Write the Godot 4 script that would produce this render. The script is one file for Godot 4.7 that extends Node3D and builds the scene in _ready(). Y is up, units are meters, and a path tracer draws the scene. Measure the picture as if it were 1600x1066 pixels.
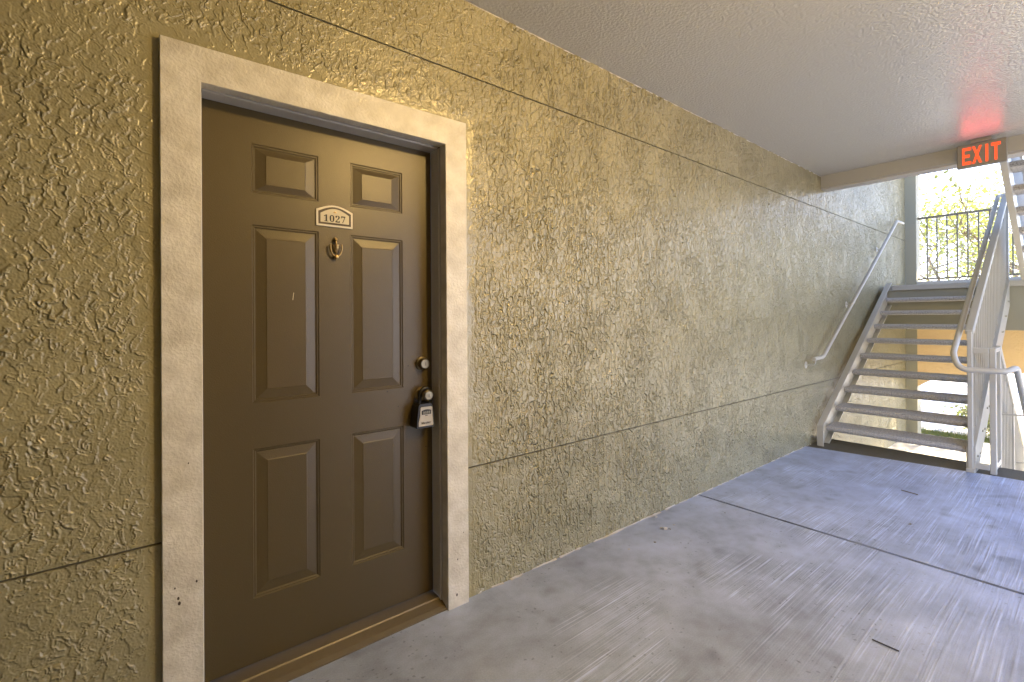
extends Node3D
# An open breezeway of an apartment building: brown six panel door, stucco wall, steel stairs at the far end.
# x runs along the wall towards the stairs, y is up, z comes out of the wall; metres.

var rng := RandomNumberGenerator.new()
var M := {}
var na := FastNoiseLite.new()
var nb := FastNoiseLite.new()
var nc := FastNoiseLite.new()
var rows: Array = []

# ---------------------------------------------------------------- mesh building
class MB:
	var v := PackedVector3Array()
	var n := PackedVector3Array()
	var u := PackedVector2Array()
	func uv(p: Vector3, k: Vector3) -> Vector2:
		var a := k.abs()
		if a.z >= a.x and a.z >= a.y:
			return Vector2(p.x, -p.y)
		if a.x >= a.y:
			return Vector2(p.z, -p.y)
		return Vector2(p.x, p.z)
	func tri(a: Vector3, b: Vector3, c: Vector3, out: Vector3, na_ = null, nb_ = null, nc_ = null) -> void:
		var k := (b - a).cross(c - a)
		if k.length_squared() < 1e-16:
			return
		k = k.normalized()
		if k.dot(out) < 0.0:
			k = -k
		else:
			var t := b
			b = c
			c = t
			var t2 = nb_
			nb_ = nc_
			nc_ = t2
		for q in [[a, na_], [b, nb_], [c, nc_]]:
			v.append(q[0])
			n.append(q[1] if q[1] != null else k)
			u.append(uv(q[0], k))
	func quad(a: Vector3, b: Vector3, c: Vector3, d: Vector3, out: Vector3) -> void:
		tri(a, b, c, out)
		tri(a, c, d, out)
	func box(lo: Vector3, hi: Vector3, bev := 0.0) -> void:
		obox(Transform3D(Basis(), (lo + hi) / 2.0), (hi - lo).abs() / 2.0, bev)
	func obox(t: Transform3D, h: Vector3, bev := 0.0) -> void:
		var b := minf(bev, minf(h.x, minf(h.y, h.z)) * 0.9)
		var P := {}
		for sx in [-1, 1]:
			for sy in [-1, 1]:
				for sz in [-1, 1]:
					var s := Vector3(sx, sy, sz)
					for ax in 3:
						var p := Vector3()
						for k in 3:
							p[k] = s[k] * (h[k] if k == ax else h[k] - b)
						P[[sx, sy, sz, ax]] = t * p
		var c := t.origin
		for ax in 3:
			var i := (ax + 1) % 3
			var j := (ax + 2) % 3
			for s in [-1, 1]:
				var q := []
				for w in [[-1, -1], [1, -1], [1, 1], [-1, 1]]:
					var k := [0, 0, 0, ax]
					k[ax] = s
					k[i] = w[0]
					k[j] = w[1]
					q.append(P[k])
				quad(q[0], q[1], q[2], q[3], t.basis[ax] * s)
			if b > 0.0:
				for si in [-1, 1]:
					for sj in [-1, 1]:
						var q := []
						for w in [[-1, i], [-1, j], [1, j], [1, i]]:
							var k := [0, 0, 0, w[1]]
							k[ax] = w[0]
							k[i] = si
							k[j] = sj
							q.append(P[k])
						quad(q[0], q[1], q[2], q[3], (q[0] + q[2]) / 2.0 - c)
		if b > 0.0:
			for sx in [-1, 1]:
				for sy in [-1, 1]:
					for sz in [-1, 1]:
						var a: Vector3 = P[[sx, sy, sz, 0]]
						tri(a, P[[sx, sy, sz, 1]], P[[sx, sy, sz, 2]], a - c)
	func bar(a: Vector3, b: Vector3, w: float, h: float, bev := 0.004, side := Vector3(0, 0, 1)) -> void:
		# a box from a to b, w thick along "side" and h across the other way
		var x := (b - a).normalized()
		var z := (side - x * side.dot(x)).normalized()
		var y := z.cross(x)
		obox(Transform3D(Basis(x, y, z), (a + b) / 2.0), Vector3(a.distance_to(b) / 2.0, h / 2.0, w / 2.0), bev)
	func tube(p: PackedVector3Array, r: float, seg := 10, r2 := -1.0) -> void:
		var m := p.size()
		var t0 := (p[1] - p[0]).normalized()
		var e := t0.cross(Vector3.UP if absf(t0.y) < 0.9 else Vector3.RIGHT).normalized()
		var rings := []
		var dirs := []
		for k in m:
			var t := (p[mini(k + 1, m - 1)] - p[maxi(k - 1, 0)]).normalized()
			e = (e - t * e.dot(t)).normalized()
			var f := t.cross(e)
			var rr := r if r2 < 0.0 else lerpf(r, r2, float(k) / (m - 1))
			var ring := PackedVector3Array()
			var dd := PackedVector3Array()
			for s in seg:
				var ang := TAU * s / seg
				var d := e * cos(ang) + f * sin(ang)
				dd.append(d)
				ring.append(p[k] + d * rr)
			rings.append(ring)
			dirs.append(dd)
		for k in m - 1:
			for s in seg:
				var s2 := (s + 1) % seg
				tri(rings[k][s], rings[k][s2], rings[k + 1][s2], dirs[k][s], dirs[k][s], dirs[k][s2], dirs[k + 1][s2])
				tri(rings[k][s], rings[k + 1][s2], rings[k + 1][s], dirs[k][s], dirs[k][s], dirs[k + 1][s2], dirs[k + 1][s])
		for s in seg:
			tri(p[0], rings[0][s], rings[0][(s + 1) % seg], p[0] - p[1])
			tri(p[m - 1], rings[m - 1][s], rings[m - 1][(s + 1) % seg], p[m - 1] - p[m - 2])
	func lathe(t: Transform3D, prof: PackedVector2Array, seg := 20) -> void:
		# prof holds (radius, height along t's y axis)
		for k in prof.size() - 1:
			var a := prof[k]
			var b := prof[k + 1]
			var nn := Vector2(b.y - a.y, a.x - b.x).normalized()
			for s in seg:
				var g0 := TAU * s / seg
				var g1 := TAU * (s + 1) / seg
				var d0 := Vector3(cos(g0), 0, sin(g0))
				var d1 := Vector3(cos(g1), 0, sin(g1))
				var n0 := t.basis * (d0 * nn.x + Vector3.UP * nn.y)
				var n1 := t.basis * (d1 * nn.x + Vector3.UP * nn.y)
				var p00 := t * (d0 * a.x + Vector3.UP * a.y)
				var p01 := t * (d1 * a.x + Vector3.UP * a.y)
				var p10 := t * (d0 * b.x + Vector3.UP * b.y)
				var p11 := t * (d1 * b.x + Vector3.UP * b.y)
				tri(p00, p01, p11, n0 + n1, n0, n1, n1)
				tri(p00, p11, p10, n0 + n1, n0, n1, n0)
	func prism(t: Transform3D, poly: PackedVector2Array, d0: float, d1: float) -> void:
		# poly in t's xy plane, pushed along t's z from d0 to d1
		var idx := Geometry2D.triangulate_polygon(poly)
		var z := t.basis.z
		for k in range(0, idx.size(), 3):
			for e in [[d0, -1.0], [d1, 1.0]]:
				var q := []
				for w in 3:
					var p := poly[idx[k + w]]
					q.append(t * Vector3(p.x, p.y, e[0]))
				tri(q[0], q[1], q[2], z * e[1])
		var cw := Geometry2D.is_polygon_clockwise(poly)
		for k in poly.size():
			var a := poly[k]
			var b := poly[(k + 1) % poly.size()]
			var o := Vector2(b.y - a.y, a.x - b.x)
			if cw:
				o = -o
			quad(t * Vector3(a.x, a.y, d0), t * Vector3(b.x, b.y, d0), t * Vector3(b.x, b.y, d1), t * Vector3(a.x, a.y, d1), t.basis * Vector3(o.x, o.y, 0))
	func mesh() -> ArrayMesh:
		var arr := []
		arr.resize(Mesh.ARRAY_MAX)
		arr[Mesh.ARRAY_VERTEX] = v
		arr[Mesh.ARRAY_NORMAL] = n
		arr[Mesh.ARRAY_TEX_UV] = u
		var m := ArrayMesh.new()
		m.add_surface_from_arrays(Mesh.PRIMITIVE_TRIANGLES, arr)
		return m

func obj(called: String, b, mat: Material, parent: Node = self) -> MeshInstance3D:
	var o := MeshInstance3D.new()
	o.name = called
	o.mesh = b.mesh() if b is MB else b
	o.material_override = mat
	parent.add_child(o, true)
	return o

func tag(o: Node, label: String, category: String, group := "") -> Node:
	o.set_meta("label", label)
	o.set_meta("category", category)
	if group:
		o.set_meta("group", group)
	return o

func thing(called: String, label: String, category: String, group := "", at := Vector3.ZERO) -> Node3D:
	var o := Node3D.new()
	o.name = called
	o.position = at
	add_child(o, true)
	tag(o, label, category, group)
	return o

func struct(o: Node, label := "") -> Node:
	o.set_meta("kind", "structure")
	if label:
		o.set_meta("label", label)
	return o

func boxed(lo: Vector3, hi: Vector3, bev := 0.0) -> MB:
	var b := MB.new()
	b.box(lo, hi, bev)
	return b

func arc(pts: Array, r: float, steps := 6) -> PackedVector3Array:
	# a polyline whose corners are rounded
	var out := PackedVector3Array([pts[0]])
	for k in range(1, pts.size() - 1):
		var p: Vector3 = pts[k]
		var a: Vector3 = pts[k - 1] - p
		var c: Vector3 = pts[k + 1] - p
		var rr := minf(r, minf(a.length(), c.length()) * 0.49)
		var s := p + a.normalized() * rr
		var e := p + c.normalized() * rr
		for i in steps + 1:
			var t := float(i) / steps
			out.append(s.lerp(p, t).lerp(p.lerp(e, t), t))
	out.append(pts[-1])
	return out

# ---------------------------------------------------------------- materials
func std(c: Color, rough := 0.6, metal := 0.0) -> StandardMaterial3D:
	# c in linear values
	var m := StandardMaterial3D.new()
	m.albedo_color = c.linear_to_srgb()
	m.roughness = rough
	m.metallic = metal
	return m

func noise(seed_: int, freq: float, oct := 4) -> FastNoiseLite:
	var f := FastNoiseLite.new()
	f.seed = seed_
	f.noise_type = FastNoiseLite.TYPE_SIMPLEX_SMOOTH
	f.frequency = freq
	f.fractal_type = FastNoiseLite.FRACTAL_FBM if oct > 1 else FastNoiseLite.FRACTAL_NONE
	f.fractal_octaves = oct
	return f

func grain(seed_: int, freq: float, oct := 4, size := 512) -> ImageTexture:
	return ImageTexture.create_from_image(noise(seed_, freq, oct).get_seamless_image(size, size))

func tint(seed_: int, freq: float, a: Color, b: Color, oct := 5, size := 512) -> ImageTexture:
	# two linear colours mixed by noise
	var im := noise(seed_, freq, oct).get_seamless_image(size, size)
	im.convert(Image.FORMAT_RGB8)
	var lut := []
	for k in 256:
		lut.append(a.lerp(b, k / 255.0).linear_to_srgb())
	for y in size:
		for x in size:
			im.set_pixel(x, y, lut[int(im.get_pixel(x, y).r * 255.0)])
	return ImageTexture.create_from_image(im)

func bumpy(m: StandardMaterial3D, t: Texture2D, cm: float) -> StandardMaterial3D:
	m.heightmap_enabled = true
	m.heightmap_texture = t
	m.heightmap_scale = cm
	return m

func world(m: StandardMaterial3D, per_metre: float) -> StandardMaterial3D:
	m.uv1_triplanar = true
	m.uv1_world_triplanar = true
	m.uv1_scale = Vector3.ONE * per_metre
	return m

func field(w: int, h: int, f: Callable) -> ImageTexture:
	# a float height map, rows computed in parallel
	rows.clear()
	rows.resize(h)
	var job := func(y: int) -> void:
		var r := PackedFloat32Array()
		r.resize(w)
		for x in w:
			r[x] = f.call(x, y)
		rows[y] = r
	var id := WorkerThreadPool.add_group_task(job, h)
	WorkerThreadPool.wait_for_group_task_completion(id)
	var all := PackedFloat32Array()
	for r in rows:
		all.append_array(r)
	return ImageTexture.create_from_image(Image.create_from_data(w, h, false, Image.FORMAT_RF, all.to_byte_array()))

func stucco_height(x: float, y: float) -> float:
	# skip trowelled stucco: thin broken ridges and flattened islands; farther along it is drawn out vertically
	var wx := na.get_noise_2d(x * 22.0, y * 17.0) * 0.017
	var wy := na.get_noise_2d(x * 22.0 + 91.0, y * 17.0 + 37.0) * 0.021
	var X := x + wx
	var Y := y + wy
	var t := smoothstep(0.8, 1.7, x)
	var fine := 0.07 * nc.get_noise_2d(x * 130.0, y * 100.0)
	# some patches were pressed flatter by the trowel than others
	var flat := 0.6 + 0.4 * smoothstep(-0.30, 0.15, nc.get_noise_2d(x * 3.4 + 17.0, y * 2.6))
	var a := 0.0
	var b := 0.0
	if t < 1.0:
		var n1 := nc.get_noise_2d(X * 25.0, Y * 17.0)
		var cut := smoothstep(-0.10, 0.25, nb.get_noise_2d(x * 30.0 + 3.0, y * 26.0 + 8.0))
		var r := maxf(0.0, 1.0 - absf(n1 - 0.02) * 5.0)
		var cut2 := smoothstep(-0.10, 0.25, nc.get_noise_2d(x * 24.0 + 60.0, y * 21.0))
		var q := maxf(0.0, 1.0 - absf(nb.get_noise_2d(X * 45.0 + 31.0, Y * 30.0)) * 3.4)
		a = 0.72 * (0.24 * smoothstep(-0.06, 0.08, n1) + 0.60 * r * r * cut + 0.46 * q * q * cut2 + 0.12 * nc.get_noise_2d(x * 12.0, y * 10.0))
	if t > 0.0:
		var n2 := nb.get_noise_2d(X * 29.0, Y * 8.5 + 40.0)
		var v := maxf(0.0, 1.0 - absf(n2) * 3.6)
		var v2 := maxf(0.0, 1.0 - absf(nb.get_noise_2d(X * 47.0 + 11.0, Y * 14.0)) * 3.0)
		var cut3 := smoothstep(-0.35, 0.15, nb.get_noise_2d(x * 29.0 + 70.0, y * 17.0))
		b = 2.15 * (0.55 + 0.24 * smoothstep(-0.08, 0.10, n2) - 0.60 * v * v * cut3 - 0.34 * v2 * v2 + 0.10 * nb.get_noise_2d(x * 62.0 + 5.0, y * 4.0))
	var h := lerpf(a, b, t) * flat + fine
	# smoothed by the brush beside the trim of the door
	var d := maxf(maxf(-x, x - 1.11), y - 2.15)
	return h * lerpf(0.22, 1.0, smoothstep(0.015, 0.085, d))

func stucco(x0: float, x1: float, y0: float, y1: float, w: int, h: int, seed_: int) -> StandardMaterial3D:
	var m := std(Color(1, 1, 1), 0.25)
	m.metallic_specular = 0.6
	m.albedo_texture = tint(seed_, 0.012, Color(0.270, 0.243, 0.134), Color(0.345, 0.312, 0.176), 5, 512)
	bumpy(m, field(w, h, func(px: int, py: int) -> float: return stucco_height(x0 + (px + 0.5) / w * (x1 - x0), y1 - (py + 0.5) / h * (y1 - y0))), 1.3)
	# mesh texture coordinates are (x, -y) in metres
	m.uv1_scale = Vector3(1.0 / (x1 - x0), 1.0 / (y1 - y0), 1)
	m.uv1_offset = Vector3(-x0 / (x1 - x0), y1 / (y1 - y0), 0)
	return m

func broom(x: float, z: float) -> float:
	# thin broom lines, a few millimetres wide, in strokes that fade in and out
	var zz := z + na.get_noise_2d(x * 0.4, z * 0.5) * 0.02
	var l := nb.get_noise_2d(x * 1.1, zz * 120.0) + 0.8 * nb.get_noise_2d(x * 2.3 + 50.0, zz * 185.0 + 9.0)
	var stroke := 0.45 + 0.55 * smoothstep(-0.2, 0.3, nb.get_noise_2d(x * 1.6 + 13.0, zz * 14.0))
	var on := smoothstep(-0.25, 0.25, nc.get_noise_2d(x * 0.9 + 3.0, z * 1.1) + (z - 0.55) * 0.9)
	return l * stroke * on

func floor_height(x: float, z: float) -> float:
	var cross := nb.get_noise_2d(x * 60.0, z * 2.0) * smoothstep(0.1, 0.5, na.get_noise_2d(x * 1.1 + 9.0, z * 1.1))
	return 0.5 + 0.24 * broom(x, z) + 0.10 * cross + 0.07 * nc.get_noise_2d(x * 4.0, z * 4.0) + 0.06 * nb.get_noise_2d(x * 110.0, z * 110.0)

func floor_color(x: float, z: float) -> float:
	var l := broom(x, z)
	var scratch := maxf(0.0, l - 0.25)
	var blot := nc.get_noise_2d(x * 1.3 + 40.0, z * 1.5) + 0.6 * nb.get_noise_2d(x * 4.0, z * 4.6 + 8.0)
	var mottle := nc.get_noise_2d(x * 11.0 + 5.0, z * 13.0)
	var smear := maxf(0.0, nb.get_noise_2d(x * 6.0 + 20.0, z * 7.0) - 0.3) * smoothstep(0.0, 0.4, nc.get_noise_2d(x * 1.7, z * 1.7 + 30.0))
	var grit := nb.get_noise_2d(x * 140.0, z * 140.0)
	var speck := smoothstep(0.74, 0.84, nb.get_noise_2d(x * 40.0 + 7.0, z * 40.0)) * smoothstep(-0.1, 0.3, nc.get_noise_2d(x * 1.9, z * 1.9 + 70.0))
	return 1.0 + 0.20 * l + 0.55 * scratch + 0.22 * blot + 0.12 * mottle - 0.5 * smear + 0.10 * grit - 0.45 * speck

func floor_picture(w: int, h: int) -> ImageTexture:
	rows.clear()
	rows.resize(h)
	var job := func(y: int) -> void:
		var r := PackedByteArray()
		r.resize(w * 3)
		for x in w:
			var fx := -1.0 + (x + 0.5) * 6.72 / w
			var k := floor_color(fx, (y + 0.5) * 3.4944 / h) * lerpf(0.94, 1.14, smoothstep(1.6, 4.2, fx))  # colour lightens towards the stairs in place of the skylight there
			var c := Color(0.318 * k, 0.380 * k, 0.520 * k).linear_to_srgb()
			r[x * 3] = clampi(int(c.r * 255.0 + 0.5), 0, 255)
			r[x * 3 + 1] = clampi(int(c.g * 255.0 + 0.5), 0, 255)
			r[x * 3 + 2] = clampi(int(c.b * 255.0 + 0.5), 0, 255)
		rows[y] = r
	WorkerThreadPool.wait_for_group_task_completion(WorkerThreadPool.add_group_task(job, h))
	var all := PackedByteArray()
	for r in rows:
		all.append_array(r)
	return ImageTexture.create_from_image(Image.create_from_data(w, h, false, Image.FORMAT_RGB8, all))

func make_materials() -> void:
	na = noise(11, 1.0, 2)
	nb = noise(23, 1.0, 1)
	nc = noise(37, 1.0, 2)
	M.stucco_near = stucco(-1.7, 3.2, -0.02, 2.75, 1960, 1108, 3)
	M.stucco_far = stucco(3.2, 9.2, -0.62, 3.40, 2040, 1366, 4)
	M.stucco_plain = world(bumpy(std(Color(0.30, 0.26, 0.17), 0.6), grain(5, 0.06, 4), 0.5), 0.9)
	M.tan_wall = world(bumpy(std(Color(0.74, 0.54, 0.27), 0.7), grain(6, 0.05, 4), 0.35), 1.1)
	M.groove = std(Color(0.10, 0.085, 0.05), 0.8)
	M.trim = world(bumpy(std(Color(1, 1, 1), 0.42), grain(7, 0.06, 4), 0.11), 2.2)
	M.trim.albedo_texture = tint(41, 0.014, Color(0.50, 0.465, 0.375), Color(0.70, 0.67, 0.575), 5, 256)
	M.frame = world(bumpy(std(Color(0.48, 0.465, 0.435), 0.42), grain(8, 0.02, 3), 0.03), 2.0)
	M.door = world(bumpy(std(Color(0.073, 0.053, 0.020), 0.38), grain(9, 0.11, 3), 0.03), 3.0)
	M.sill = std(Color(0.125, 0.10, 0.06), 0.36, 0.1)
	bumpy(M.sill, grain(10, 0.05, 3), 0.05)
	var ft := field(1344, 1747, func(px: int, py: int) -> float: return floor_height(-1.0 + px * 0.005, py * 0.002))
	M.floor = std(Color(1, 1, 1), 0.34)
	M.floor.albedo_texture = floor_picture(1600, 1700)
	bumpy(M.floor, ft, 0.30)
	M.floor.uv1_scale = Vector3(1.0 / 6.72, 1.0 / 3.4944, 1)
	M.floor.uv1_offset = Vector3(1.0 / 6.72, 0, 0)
	M.floor_shade = world(bumpy(std(Color(0.115, 0.105, 0.075), 0.7), grain(20, 0.08, 3), 0.2), 2.0)  # darker floor colour standing in for the shade at the stair foot
	M.joint = std(Color(0.035, 0.034, 0.032), 0.9)
	M.ceiling = world(bumpy(std(Color(0.47, 0.465, 0.425), 0.19), grain(12, 0.07, 3), 0.26), 1.3)
	M.beam = world(bumpy(std(Color(0.42, 0.415, 0.375), 0.45), grain(13, 0.03, 3), 0.12), 1.3)
	M.caulk = world(bumpy(std(Color(0.52, 0.50, 0.45), 0.8), grain(14, 0.08, 3), 0.3), 4.0)
	M.steel = world(bumpy(std(Color(0.47, 0.455, 0.385), 0.40), grain(15, 0.03, 3), 0.04), 2.0)
	M.steel_dull = world(bumpy(std(Color(0.30, 0.285, 0.20), 0.55), grain(15, 0.03, 3), 0.05), 2.0)
	M.tread = std(Color(1, 1, 1), 0.62)
	M.tread.albedo_texture = tint(16, 0.09, Color(0.20, 0.195, 0.175), Color(0.62, 0.60, 0.56), 4, 256)
	world(bumpy(M.tread, grain(17, 0.12, 3, 256), 0.3), 2.5)
	M.brass = std(Color(0.36, 0.26, 0.12), 0.38, 1.0)
	M.nickel = std(Color(0.21, 0.18, 0.125), 0.36, 1.0)
	M.black = std(Color(0.012, 0.012, 0.012), 0.42)
	M.plate = std(Color(0.42, 0.40, 0.36), 0.5)
	M.ink = std(Color(0.02, 0.017, 0.012), 0.6)
	M.ivory = std(Color(0.66, 0.60, 0.46), 0.5)
	M.ivory_face = std(Color(0.56, 0.50, 0.34), 0.55)
	M.brown_line = std(Color(0.045, 0.028, 0.012), 0.5)
	M.sign_grey = std(Color(0.23, 0.225, 0.19), 0.5)
	M.sign_red = std(Color(0.8, 0.06, 0.02), 0.5)
	M.sign_red.emission_enabled = true
	M.sign_red.emission = Color(1.0, 0.085, 0.022).linear_to_srgb()
	M.sign_red.emission_energy_multiplier = 0.19
	M.lamp_glow = std(Color(0.8, 0.75, 0.65), 0.5)
	M.lamp_glow.emission_enabled = true
	M.lamp_glow.emission = Color(1.0, 0.66, 0.30).linear_to_srgb()
	M.lamp_glow.emission_energy_multiplier = 2.0
	M.rail_brown = std(Color(0.17, 0.15, 0.10), 0.5)
	M.pavement = world(bumpy(std(Color(0.68, 0.64, 0.57), 0.8), grain(18, 0.06, 4), 0.3), 0.7)
	M.pale_floor = world(bumpy(std(Color(0.76, 0.72, 0.64), 0.7), grain(18, 0.06, 4), 0.2), 0.7)
	M.soil = std(Color(0.20, 0.16, 0.10), 0.95)
	M.grass = std(Color(0.17, 0.20, 0.055), 0.8)
	M.leaf = std(Color(0.17, 0.18, 0.075), 0.6)
	M.leaf.backlight_enabled = true
	M.leaf.backlight = Color(0.50, 0.54, 0.24)
	M.leaf_pale = std(Color(0.22, 0.22, 0.12), 0.6)
	M.leaf_pale.backlight_enabled = true
	M.leaf_pale.backlight = Color(0.55, 0.55, 0.30)
	M.bark_dark = std(Color(0.06, 0.045, 0.03), 0.9)
	M.bark = world(bumpy(std(Color(0.22, 0.18, 0.12), 0.9), grain(19, 0.06, 4), 1.0), 3.0)

# ---------------------------------------------------------------- the place
func _ready() -> void:
	rng.seed = 4711
	set_camera_and_light()
	make_materials()
	build_corridor()
	build_stairwell()
	build_outside()
	build_door()
	build_stairs()
	build_small_things()

func set_camera_and_light() -> void:
	var cam := Camera3D.new()
	cam.name = "camera"
	var yaw := deg_to_rad(38.9575)
	var pit := deg_to_rad(0.118)
	var rol := deg_to_rad(-0.3683)
	var fwd := Vector3(sin(yaw) * cos(pit), sin(pit), -cos(yaw) * cos(pit))
	var right := Vector3(cos(yaw), 0, sin(yaw))
	var up := right.cross(fwd)
	cam.transform = Transform3D(Basis(cos(rol) * right + sin(rol) * up, -sin(rol) * right + cos(rol) * up, -fwd), Vector3(-0.0786, 1.2773, 1.8155))
	cam.projection = Camera3D.PROJECTION_FRUSTUM
	cam.near = 0.05
	cam.far = 400.0
	cam.size = 0.05 * 1066.0 / 741.86
	cam.frustum_offset = Vector2(0, -0.05 * (533.0 - 495.38) / 741.86)
	add_child(cam)
	cam.current = true
	var we := WorldEnvironment.new()
	we.name = "world_environment"
	var env := Environment.new()
	env.background_mode = Environment.BG_SKY
	var sky := Sky.new()
	var sm := ProceduralSkyMaterial.new()
	sm.sky_top_color = Color(0.36, 0.51, 0.80)
	sm.sky_horizon_color = Color(0.93, 0.96, 1.0)
	sm.sky_curve = 0.20
	sm.ground_bottom_color = Color(0.30, 0.28, 0.24)
	sm.ground_horizon_color = Color(0.62, 0.62, 0.60)
	sm.sky_energy_multiplier = 1.10
	sky.sky_material = sm
	env.sky = sky
	env.tonemap_mode = Environment.TONE_MAPPER_LINEAR
	env.tonemap_exposure = 6.45
	env.sdfgi_enabled = true
	env.ssao_enabled = true
	env.ssil_enabled = true
	we.environment = env
	add_child(we)
	var sun := DirectionalLight3D.new()
	sun.name = "sun"
	sun.light_energy = 1.6
	sun.light_color = Color(1.0, 0.93, 0.80)
	sun.light_angular_distance = 0.5
	sun.shadow_enabled = true
	var el := deg_to_rad(25.0)
	var az := deg_to_rad(-13.0)
	var to_sun := Vector3(cos(el) * cos(az), sin(el), -cos(el) * sin(az))
	add_child(sun)
	sun.look_at_from_position(to_sun * 30.0, Vector3.ZERO)

func build_corridor() -> void:
	# floor: three concrete slabs with open joints between them
	var fl := Node3D.new()
	fl.name = "floor"
	add_child(fl)
	struct(fl, "grey brushed concrete breezeway floor with sawn joints")
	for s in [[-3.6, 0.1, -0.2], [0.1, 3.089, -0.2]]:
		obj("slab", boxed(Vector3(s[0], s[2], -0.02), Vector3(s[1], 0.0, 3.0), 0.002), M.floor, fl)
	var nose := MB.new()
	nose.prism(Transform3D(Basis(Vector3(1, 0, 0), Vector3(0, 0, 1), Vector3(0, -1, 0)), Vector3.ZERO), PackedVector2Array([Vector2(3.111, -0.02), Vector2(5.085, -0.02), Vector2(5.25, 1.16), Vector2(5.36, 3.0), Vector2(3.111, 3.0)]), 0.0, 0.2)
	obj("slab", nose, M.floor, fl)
	var dark := MB.new()  # shade at the end of the slab, painted as a dark strip
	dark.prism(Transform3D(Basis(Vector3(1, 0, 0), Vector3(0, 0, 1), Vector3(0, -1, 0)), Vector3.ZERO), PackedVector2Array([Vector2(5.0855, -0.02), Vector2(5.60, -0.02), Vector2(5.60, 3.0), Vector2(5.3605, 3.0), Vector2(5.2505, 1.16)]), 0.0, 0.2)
	obj("shade_strip", dark, M.floor_shade, fl)
	obj("joint", boxed(Vector3(3.08, -0.19, 0.0), Vector3(3.12, -0.045, 2.99)), M.joint, fl)
	obj("slab_edge", boxed(Vector3(5.3, -0.54, -0.02), Vector3(5.58, -0.201, 3.0)), M.stucco_plain, fl)
	# ceiling
	var ce := Node3D.new()
	ce.name = "ceiling"
	add_child(ce)
	struct(ce, "smooth painted ceiling over the breezeway")
	obj("ceiling_slab", boxed(Vector3(-3.6, 2.733, -0.2), Vector3(5.54, 3.33, 3.2)), M.ceiling, ce)
	var cb := MB.new()
	ragged(cb, Vector3(-1.0, 2.7305, 0.0), Vector3(5.54, 2.7305, 0.0), Vector3(0, -1, 0), Vector3(0, 0, 1), 0.006, 51)
	obj("caulk_bead", cb, M.caulk, ce)
	# beam where the ceiling ends
	var be := thing("beam", "painted grey beam across the end of the ceiling, above the stairs", "beam")
	obj("beam_face", boxed(Vector3(5.541, 2.605, -0.02), Vector3(5.74, 3.34, 2.75), 0.006), M.beam, be)
	obj("drip_edge", boxed(Vector3(5.552, 2.592, -0.02), Vector3(5.70, 2.6045, 2.75), 0.003), M.caulk, be)
	# the long wall: stucco bands with grooves between them, an opening for the door
	var wa := thing("stucco_wall", "long olive tan wall of rough stucco with thin horizontal grooves", "wall")
	var g := [0.5926, 2.3906]
	var hw := 0.0035
	var bands := [[-0.01, g[0] - hw], [g[0] + hw, g[1] - hw], [g[1] + hw, 2.733]]
	var back := MB.new()
	for r in [[-3.6, 0.09, -0.01, 2.733], [1.015, 5.54, -0.01, 2.733], [0.09, 1.015, 2.06, 2.733]]:
		back.box(Vector3(r[0], r[2], -0.20), Vector3(r[1], r[3], -0.0085))
	back.box(Vector3(5.54, -0.54, -0.20), Vector3(9.15, 6.3, -0.0085))
	obj("wall_core", back, M.groove, wa)
	for k in 3:
		for r in [[-3.6, 0.05, 0], [1.05, 3.2, 0], [3.2, 5.54, 1]]:
			var b: Array = bands[k]
			obj("stucco_band", boxed(Vector3(r[0], b[0], -0.0086), Vector3(r[1], b[1], 0.0)), M.stucco_far if r[2] else M.stucco_near, wa)
		if k == 1:
			obj("stucco_band", boxed(Vector3(0.05, 2.08, -0.0086), Vector3(1.05, bands[1][1], 0.0)), M.stucco_near, wa)
		if k == 2:
			obj("stucco_band", boxed(Vector3(0.05, bands[2][0], -0.0086), Vector3(1.05, 2.733, 0.0)), M.stucco_near, wa)
	for b in [[-0.54, g[0] - hw], [g[0] + hw, g[1] - hw], [g[1] + hw, 6.3]]:
		obj("stucco_band", boxed(Vector3(5.54, b[0], -0.0086), Vector3(8.95, b[1], 0.0)), M.stucco_far, wa)
	var bead := MB.new()
	ragged(bead, Vector3(-1.2, 0.0, 0.0), Vector3(-0.02, 0.0, 0.0), Vector3(0, 0, 1), Vector3(0, 1, 0), 0.014, 52)
	ragged(bead, Vector3(1.12, 0.0, 0.0), Vector3(5.2, 0.0, 0.0), Vector3(0, 0, 1), Vector3(0, 1, 0), 0.014, 53)
	obj("mortar_line", bead, M.caulk, wa)
	obj("nail_hole", lathe_at(Transform3D(Basis(Vector3.RIGHT, PI / 2), Vector3(0.617, 2.257, 0.0)), [[0.0, 0.002], [0.005, 0.0015], [0.006, 0.0]], 10), M.ink, wa)
	# the rest of the breezeway, behind and beside the camera
	var op := thing("opposite_wall", "stucco wall on the other side of the breezeway, with a wide opening", "wall")
	var ow := MB.new()
	ow.box(Vector3(-3.6, -0.2, 3.0), Vector3(2.3, 2.733, 3.2))
	ow.box(Vector3(2.3, 2.45, 3.0), Vector3(5.2, 2.733, 3.2))
	ow.box(Vector3(5.2, -0.5, 3.0), Vector3(5.54, 2.733, 3.2))
	ow.box(Vector3(2.3, -0.2, 3.0), Vector3(5.2, 0.1, 3.2))
	obj("wall_panel", ow, M.stucco_plain, op)
	var en := thing("end_wall", "stucco wall closing the breezeway behind the camera", "wall")
	obj("wall_panel", boxed(Vector3(-3.8, -0.2, -0.2), Vector3(-3.6, 2.733, 3.2)), M.stucco_plain, en)
	# ceiling lamp in front of the door, above the picture
	var la := thing("ceiling_lamp", "round warm ceiling lamp on the breezeway ceiling in front of the brown door", "lamp", "", Vector3(1.55, 2.733, 1.95))
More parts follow.
